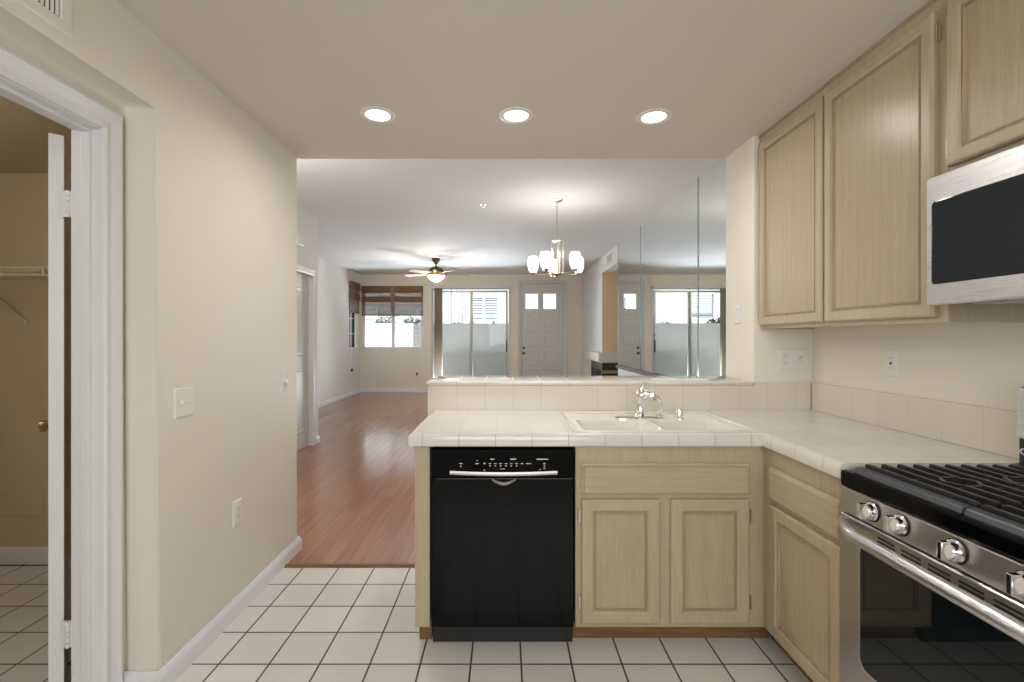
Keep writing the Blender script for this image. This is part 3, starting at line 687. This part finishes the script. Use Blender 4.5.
# ---------------------------------------------------------------- chandelier
cx, cy = .577, 5.19
ch = empty('chandelier', (cx, cy, HL), 'brushed nickel five light chandelier with glowing opal glass shades', 'chandelier')
MB().lathe([(0, 0), (.062, 0), (.062, -.006), (.05, -.016), (.012, -.022), (0, -.022)], (cx, cy, HL)).build('canopy', NICKEL, ch, True)
MB().cyl((cx, cy, HL-.02), (cx, cy, 2.40), .006).build('stem', NICKEL, ch, True)
f = MB().lathe([(0, .012), (.012, .01), (.05, .004), (.052, 0), (.05, -.004), (0, -.006)], (cx, cy, 2.385)).lathe([(0, -.045), (.008, -.04), (.012, -.028), (.03, -.014), (.075, -.006), (.078, .0), (.07, .006), (0, .01)], (cx, cy, 2.015))
for k in range(5):
    t = math.radians(93+72*k+36); f.cyl((cx+.066*math.cos(t), cy+.066*math.sin(t), 2.01), (cx+.066*math.cos(t), cy+.066*math.sin(t), 2.425), .0048, n=10)
    f.tube([(cx, cy, 2.385), (cx+.066*math.cos(t), cy+.066*math.sin(t), 2.385)], .004, 8)
f.build('frame', NICKEL, ch, True)
for k in range(5):
    t = math.radians(93+72*k); d = Vector((math.cos(t), math.sin(t), 0)); c = Vector((cx, cy, 0))
    P = lambda r, z: c+d*r+Vector((0, 0, z))
    a = MB().tube([P(.05, 2.012), P(.12, 2.02), P(.2, 2.018), P(.27, 2.024)], [.008, .007, .007, .008], 10).lathe([(0, 0), (.012, 0), (.026, .012), (.036, .020), (.036, .026), (0, .026)], P(.27, 2.018)).build('arm', NICKEL, ch, True)
    MB().lathe([(.034, 0), (.050, .03), (.060, .075), (.061, .115), (.055, .16), (.048, .18), (.045, .18), (.052, .158), (.057, .115), (.056, .075), (.046, .03), (.03, .003), (0, .003)], P(.27, 2.043)).build('glass_shade', SHADE, ch, True)
    light('POINT', 'chandelier_bulb', P(.27, 2.28), 2.6, (1, .93, .82), shadow_soft_size=.04)

# ---------------------------------------------------------------- ceiling fan
qx, qy = -1.33, 9.02
fn = empty('ceiling_fan', (qx, qy, HL), 'bronze ceiling fan with five pinkish wood blades and lit glass bowl', 'ceiling fan')
MB().lathe([(0, 0), (.085, 0), (.08, -.02), (.05, -.07), (.022, -.105), (0, -.105)], (qx, qy, HL)).build('canopy', BRONZE, fn, True)
MB().cyl((qx, qy, HL-.1), (qx, qy, HL-.16), .014).build('downrod', BRONZE, fn, True)
MB().lathe([(0, 0), (.04, -.004), (.08, -.02), (.13, -.045), (.145, -.075), (.145, -.105), (.12, -.12), (0, -.12)], (qx, qy, HL-.15)).build('motor_housing', BRONZE, fn, True)
MB().lathe([(.11, 0), (.165, -.005), (.18, -.03), (.18, -.055), (.165, -.06), (.165, -.02), (.11, -.012)], (qx, qy, HL-.275)).build('light_ring', BRASS, fn, True)
MB().lathe([(.168, 0), (.16, -.03), (.12, -.07), (.06, -.105), (.02, -.12), (0, -.122)], (qx, qy, HL-.33)).build('glass_bowl', BOWL, fn, True)
MB().lathe([(.0, 0), (.02, 0), (.018, -.012), (0, -.02)], (qx, qy, HL-.445)).build('finial', BRONZE, fn, True)
for k in range(5):
    t = math.radians(18+72*k); ca, sa = math.cos(t), math.sin(t)
    def W(r, s, z): return (qx+ca*r-sa*s, qy+sa*r+ca*s, HL-.30+z)
    br = MB(); out = [(.2, -.045), (.62, -.068), (.655, -.05), (.665, 0), (.655, .05), (.62, .068), (.2, .045)]
    T = [br.bm.verts.new(W(r, s, .012*s/.06+.004)) for r, s in out]; B_ = [br.bm.verts.new(W(r, s, .012*s/.06-.004)) for r, s in out]
    br.bm.faces.new(T); br.bm.faces.new(B_)
    for i in range(7): br.bm.faces.new([T[i], T[(i+1) % 7], B_[(i+1) % 7], B_[i]])
    bo_ = br.build('blade', PINKWOOD, fn)
    MB().tube([W(.12, 0, .04), W(.17, 0, .03), W(.25, 0, -.008)], [.012, .010, .006], 8).build('blade_arm', BRONZE, bo_, True)
light('POINT', 'fan_bulb', (qx, qy, HL-.50), 46, (1, .92, .75), shadow_soft_size=.08)
light('POINT', 'fan_uplight', (qx+.0, qy-.155, HL-.262), 5, (1, .92, .70), shadow_soft_size=.02)

for (x, y, lb) in ((-.25, 5.37, 'small sprinkler head on dining ceiling left of the chandelier'), (-.77, 9.4, 'small sprinkler head on ceiling right of the fan')):
    tag(MB().lathe([(0, 0), (.04, 0), (.038, -.006), (.012, -.01), (.01, -.03), (.018, -.032), (0, -.034)], (x, y, HL), n=20).build('sprinkler_head', PLASTIC, smooth=True, origin=(x, y, HL)), lb, 'sprinkler', 'ceiling sprinkler heads')

# ---------------------------------------------------------------- wall mirrors
names = ['short mirror panel farthest along the dining wall, reflecting the front door', 'wide second mirror panel showing the sliding door reflection', 'third mirror panel, between the wide one and the pier', 'nearest mirror panel mostly hidden by the pier']
ys = [7.608, 6.33, 4.44, 3.6, 2.94]
for i in range(4):
    e = empty('wall_mirror', (1.837, (ys[i]+ys[i+1])/2, .875), names[i], 'mirror')
    MB().box(1.8335, 1.8375, ys[i+1]+.003, ys[i]-.003, .875, HL-.004).build('mirror_glass', MIRROR, e)
    MB().box(1.832, 1.8385, ys[i]-.0165, ys[i]-.003, .875, HL-.004).box(1.832, 1.8385, ys[i+1]+.003, ys[i+1]+.0165, .875, HL-.004).build('bevelled_edge', MIREDGE, e)
st(MB().box(1.80, 1.8385, YE+.01, 7.61, .825, .873, .004), 'trim_4', RAILM, 'dark mauve rail below the mirrors', 'rail')

# ---------------------------------------------------------------- fireplace
fp = empty('fireplace', (2.1, 9.4, 0), 'two sided corner fireplace with white mantel beyond the mirrors', 'fireplace')
MB().prism([(1.755, 8.775), (2.49, 8.775), (2.49, 8.858), (1.836, 8.858), (1.836, 10.40), (1.755, 10.40)], .868, 1.035, 2, .006).build('mantel', paint('mantel_paint', rgb(222, 212, 196)), fp)
MB().box(1.86, 2.48, 8.88, 9.98, 0.006, .16).box(2.44, 2.48, 8.9, 9.98, .16, .835).box(1.86, 2.48, 9.94, 9.98, .16, .835).build('firebox', BLACKM, fp)
MB().box(1.838, 2.48, 8.862, 8.885, .70, .836).box(1.838, 1.862, 8.885, 9.98, .70, .836).box(1.838, 1.862, 8.862, 8.885, .01, .70).box(1.838, 1.862, 9.95, 9.98, .01, .70).build('hood', BLACKM, fp)
MB().box(1.834, 2.48, 8.856, 8.874, .635, .695, .004).build('brass_band', BRASS, fp)
MB().box(1.846, 1.852, 8.89, 9.95, .165, .70).build('glass_panel', PANE, fp)
MB().box(1.80, 1.84, 8.90, 9.96, .01, .60, .004).build('grille_panel', TRIMG, fp) if 0 else None
m = MB()
for i, (yy, r) in enumerate(((9.2, .05), (9.42, .045), (9.65, .05))): m.cyl((1.98, yy, .22), (2.36, yy+.08, .23), r, r*.85, 12)
m.build('log', KICK, fp, True)

# ---------------------------------------------------------------- hallway door, front door, sliding door, windows
HD = empty('door_2', (-2.36, 5.28, 0), 'white closed hallway door seen edge on at left', 'door', kind='structure')
MB().rings(4.885, 5.685, .012, 2.065, [(0, -.04), (0, -.002), (.002, 0)], MXP(-2.385)).build('door_slab', TRIMG, HD)
for (a, b_, c, d) in ((4.98, 5.24, .2, .95), (5.33, 5.59, .2, .95), (4.98, 5.24, 1.1, 1.9), (5.33, 5.59, 1.1, 1.9)):
    MB().rings(a, b_, c, d, [(0, -.0005), (.012, .006), (.02, .006), (.03, .001)], MXP(-2.385)).build('door_panel', TRIMG, HD)
MB().box(-2.385, -2.376, 5.672, 5.686, .2, .29).box(-2.385, -2.376, 5.672, 5.686, 1.8, 1.89).build('hinge', NICKEL, HD)
st(MB().box(-2.459, -2.341, 5.686, 5.70, 0, 2.08).box(-2.459, -2.341, 4.87, 4.884, 0, 2.08).box(-2.459, -2.341, 4.884, 5.686, 2.066, 2.08), 'trim_5', TRIM, 'white jamb of the hallway door', 'door jamb')
casing('trim_6', [(4.882, .004), (4.882, 2.068), (5.688, 2.068), (5.688, .004)], MXP(-2.34), 'white casing around the hallway door')

FD = empty('door_3', (.9, YO+.03, 0), 'white front door with two small square lights', 'door', kind='structure')
m = MB().walls(.386, 1.412, .01, 2.619, YO+.03, YO+.075, [(.495, .80, 2.01, 2.38), (.925, 1.235+.0, 2.01, 2.38)], 1)
m.build('door_slab', TRIMG, FD)
for r in range(4):
    z0 = .22+.445*r
    for (a, b_) in ((.495, .83), (.925, 1.26)):
        MB().rings(a, b_, z0, z0+.36, [(0, -.0005), (.01, .007), (.03, .007), (.045, .001)], MY(YO+.03)).build('door_panel', TRIMG, FD)
for (a, b_) in ((.495, .80), (.925, 1.235)):
    MB().box(a, b_, YO+.05, YO+.055, 2.01, 2.38).build('glass_light', PANE, FD)
    MB().rings(a-.02, b_+.02, 1.99, 2.40, [(0, 0), (0, .008), (.02, .008), (.022, 0)], MY(YO+.03), cap=False, back=False).build('light_frame', TRIMG, FD)
MB().lathe([(0, 0), (.035, 0), (.03, .012), (.014, .02), (.014, .04), (.03, .055), (.028, .07), (0, .075)], (.455, YO+.03, .945), (0, -1, 0), 20).build('door_knob', BRONZE, FD, True)
MB().lathe([(0, 0), (.033, 0), (.03, .018), (0, .022)], (.455, YO+.03, 1.075), (0, -1, 0), 20).build('deadbolt', BRONZE, FD, True)
casing('trim_7', [(.385, .004), (.385, 2.62), (1.413, 2.62), (1.413, .004)], lambda u, v, w_: (u, YO-w_, v), 'white casing around the front door', TRIMG)

SD = empty('door_4', (-.8, YO+.08, 0), 'sliding glass patio door with grey frame', 'door', kind='structure')
m = MB().rings(-1.745, .10, .004, 2.50, [(0, -.07), (0, .0), (.014, .0), (.014, -.07)], MY(YO+.06), cap=False, back=False).build('frame', ALU, SD)
for (a, b_, yy, nm) in ((-1.70, -.78, YO+.105, 0), (-.86, .07, YO+.075, 1)):
    p = MB().rings(a, b_, .03, 2.465, [(0, -.03), (0, 0), (.05, 0), (.05, -.03)], MY(yy), cap=False, back=False).build('sliding_panel', ALU, SD)
    MB().box(a+.05, b_-.05, yy+.012, yy+.018, .08, 2.415).build('glass_pane', PANE, p)
    if nm: MB().box(.025, .055, yy-.04, yy+.0, .96, 1.27, .005).box(.03, .05, yy-.02, yy, 1.36, 1.42).build('pull_handle', BRONZE, p)
st(MB().rings(-1.745, .10, .004, 2.50, [(0, 0), (-.03, 0), (-.03, .012), (0, .012)], MY(YO), cap=False, back=False), 'trim_8', TRIMG, 'pale frame around the sliding door opening', 'door frame')
vb = empty('vertical_blind', (-1.6, YO-.06, 0), 'taupe vertical blind vanes stacked at left of the sliding door', 'blind')
MB().box(-1.72, .13, YO-.10, YO-.014, 2.50, 2.56, .004).build('headrail', TRIMG, vb)
for i in range(9):
    x = -1.692+.022*i
    MB().prism([(x, YO-.098), (x+.010, YO-.06), (x+.014, YO-.02), (x+.016, YO-.022), (x+.012, YO-.06), (x+.0025, YO-.099)], .06, 2.50, 2).build('vane', VANE, vb)

def window(name, u0, u1, v0, v1, mp, label, ncol, mull=True):
    e = empty(name, mp((u0+u1)/2, v0, 0), label, 'window', kind='structure')
    MB().rings(u0, u1, v0, v1, [(0, -.06), (0, 0), (.035, 0), (.035, -.06)], mp, cap=False, back=False).build('window_frame', TRIM, e)
    b = MB(); q = lambda a, c, d, f_, w0=-.035, w1=-.02: b.rings(a, c, d, f_, [(0, w0), (0, w1)], mp)
    if mull: q((u0+u1)/2-.04, (u0+u1)/2+.04, v0+.03, v1-.03, -.05, -.005)
    for k in range(1, 5): q(u0+.03, u1-.03, v0+(v1-v0)*k/4.3-.008, v0+(v1-v0)*k/4.3+.008)
    xs = [.25, .75] if mull else [.5]
    for k in xs: q(u0+(u1-u0)*k-.008, u0+(u1-u0)*k+.008, v0+.03, v1-.03)
    b.build('muntins', TRIM, e)
    MB().rings(u0+.03, u1-.03, v0+.03, v1-.03, [(0, -.030), (0, -.026)], mp).build('window_pane', PANE, e)
    MB().rings(u0-.02, u1+.02, v0-.03, v0+.0, [(0, -.02), (0, .02), (.004, .024)], mp).build('window_sill', TRIM, e)
window('window_1', -3.42, -1.99, 1.06, 2.55, MY(YO+.04), 'white framed wide far window under a bamboo shade', 4)
window('window_2', 10.52, 11.16, 1.06, 2.57, MXP(-3.54), 'narrow window on the left wall near the corner', 2, False)

def shade(name, u0, u1, mp, label, zt_=2.56, drop=0.0):
    e = empty(name, mp((u0+u1)/2, zt_, 0), label, 'blind', 'woven bamboo roman shades')
    B = lambda a, b_, w0, w1: MB().rings(u0, u1, a, b_, [(0, w0), (0, w1)], mp)
    B(zt_-.17, zt_, .012, .05).build('valance', BAMB, e)
    B(zt_-.60-drop, zt_-.16, .020, .023).build('woven_panel', BAML, e)
    B(zt_-.39, zt_-.255, .024, .042).build('folded_slats', BAMB, e)
    B(zt_-.625-drop, zt_-.60-drop, .018, .034).build('bottom_rail', BAMB, e)
    uu = (u0+u1)/2
    MB().rings(uu-.05, uu+.05, zt_-.60, zt_, [(0, .051), (0, .053)], mp).build('join_strip', BAML, e) if u1-u0 > 1 else None
    return e
s1 = shade('bamboo_shade', -3.44, -1.97, MY(YO), 'wide woven bamboo shade half lowered over the far window', 2.56, .09)
MB().cyl((-2.11, YO-.045, 2.0), (-2.11, YO-.045, .48), .003, n=6).build('cord', TRIMG, s1)
MB().lathe([(0, 0), (.02, .004), (.026, .03), (.012, .07), (0, .075)], (-2.11, YO-.045, .41), n=12).build('tassel', BRONZE, s1, True)
s2 = shade('bamboo_shade', 10.50, 11.18, MXP(-3.5), 'narrow woven bamboo shade in the left corner of the living room', 2.60, .09)
MB().cyl((-3.46, 10.58, 1.9), (-3.46, 10.58, .62), .003, n=6).build('cord', TRIMG, s2)
MB().lathe([(0, 0), (.02, .004), (.026, .03), (.012, .07), (0, .075)], (-3.46, 10.58, .55), n=12).build('tassel', BRONZE, s2, True)

# invented kitchen window behind the viewer, backing the added fill lamp
window('window_3', -.9, 1.1, .95, 2.2, lambda u, v, w_: (u, -2.23+w_, v), 'added unseen kitchen window behind the viewer', 2)

st(MB().box(-.9, 1.1, -2.296, -2.292, .95, 2.2), 'trim_9', TRIMG, 'added pale sheet blocking the sun at the unseen kitchen window', 'sun blocker')  # opaque sheet added outside the window to keep sunlight out
# ---------------------------------------------------------------- outdoors
st(MB().box(-30, 30, 11.42, 60, -.14, -.04), 'ground', CONC, 'pale concrete patio and lane outside', 'ground')
st(MB().box(-30, -4.3, -10, 11.42, -.14, -.04), 'ground', CONC, 'pale concrete side yard outside the left window', 'ground')
tag(MB().box(-7.5, -2.55, 13.0, 13.2, -.04, 1.69).box(-7.5, -2.55, 12.97, 13.23, 1.69, 1.715).build('patio_wall', paint('stucco_sunlit', rgb(205, 205, 203), .9)), 'patio wall part outside the far window, sunlight put into its white stucco colour', 'garden wall')  # left part of the patio wall, coloured lighter as its sunlit portion
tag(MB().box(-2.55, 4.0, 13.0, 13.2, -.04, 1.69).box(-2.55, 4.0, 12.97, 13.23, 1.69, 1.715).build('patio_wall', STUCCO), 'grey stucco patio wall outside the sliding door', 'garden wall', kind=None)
nb = empty('neighbour_building', (3, 20, 0), 'white neighbouring house with a shuttered window beyond the patio', 'building')
MB().walls(-2.1, 9, 0, 8, 20, 20.2, [(-1.50, -.30, 2.0, 3.05)], 1).box(-2.1, -1.9, 20.2, 28, 0, 8).build('wall', STUCCOW, nb)
wf = MB().rings(-1.56, -.24, 1.94, 3.11, [(0, -.1), (0, .03), (.07, .03), (.07, -.1)], MY(20), cap=False, back=False).box(-.93, -.87, 19.97, 20.05, 1.98, 3.08).build('window', TRIM, nb)
MB().box(-1.5, -.3, 20.12, 20.14, 2, 3.05).build('pane', mat('blue_grey_glass', rgb(120, 134, 150), .1), wf)
m = MB()
for i in range(9):
    z = 2.06+.11*i
    m.box(-1.49, -.94, 20.03, 20.07, z, z+.055); m.box(-.86, -.31, 20.03, 20.07, z, z+.055)
m.build('shutter_slats', TRIM, wf)
tag(MB().box(-16, -3.2, 24, 24.3, 0, 2.6).build('boundary_wall', STUCCOW), 'sunlit white boundary wall outside the far window', 'garden wall')
wg = empty('neighbour_building', (-6, 21, 0), 'pale blue white house wing seen in the mirror through the sliding door', 'building')
MB().walls(-14, -2.75, 0, 6, 21, 21.2, [(-5.7, -4.7, 2.2, 3.3)], 1).build('wall', STUCCOW, wg)
wf = MB().rings(-5.76, -4.64, 2.14, 3.36, [(0, -.1), (0, .03), (.07, .03), (.07, -.1)], MY(21), cap=False, back=False).build('window', TRIM, wg)
m = MB()
for i in range(9):
    z = 2.24+.117*i
    m.box(-5.69, -4.71, 21.03, 21.07, z, z+.06)
m.build('shutter_slats', ALU, wf)
for (x, y, h) in ((-2.05, 17.8, 3.3), (-1.62, 17.8, 3.5)):
    tag(MB().cyl((x, y, 0), (x, y, h), .035, n=10).build('fence_post', ALU, origin=(x, y, 0)), 'thin grey post standing beyond the patio wall', 'post', 'posts beyond the patio wall')
def shrub(x, y, z, r, seed, lb):
    rnd = random.Random(seed); m = MB()
    for k in range(220):
        v = Vector((rnd.gauss(0, 1), rnd.gauss(0, 1), rnd.gauss(0, 1))).normalized()*r*rnd.uniform(.5, 1); c = Vector((x, y, z+r))+Vector((v.x, v.y*.6, v.z*.8))
        a = Vector((rnd.uniform(-1, 1), rnd.uniform(-1, 1), rnd.uniform(-1, 1))).normalized()*.07; b_ = a.orthogonal().normalized()*.03
        m.face([c-a, c+b_, c+a, c-b_])
    m.cyl((x, y, 0), (x, y, z+r), .03, n=8)
    tag(m.build('shrub', LEAF, origin=(x, y, 0)), lb, 'shrub', 'shrubs beyond the patio wall')
SL = ['shrub top showing above the patio wall through the far window', 'shrub top showing above the patio wall through the sliding door']
for i, x in enumerate((-6.2, -5.35, -4.5, -3.65, -2.8)): shrub(x, 14.2, 1.25, .40, i, SL[0])
for i, x in enumerate((-1.6, -1.0, -.4)): shrub(x, 15.4, 1.33, .28, 10+i, SL[1])
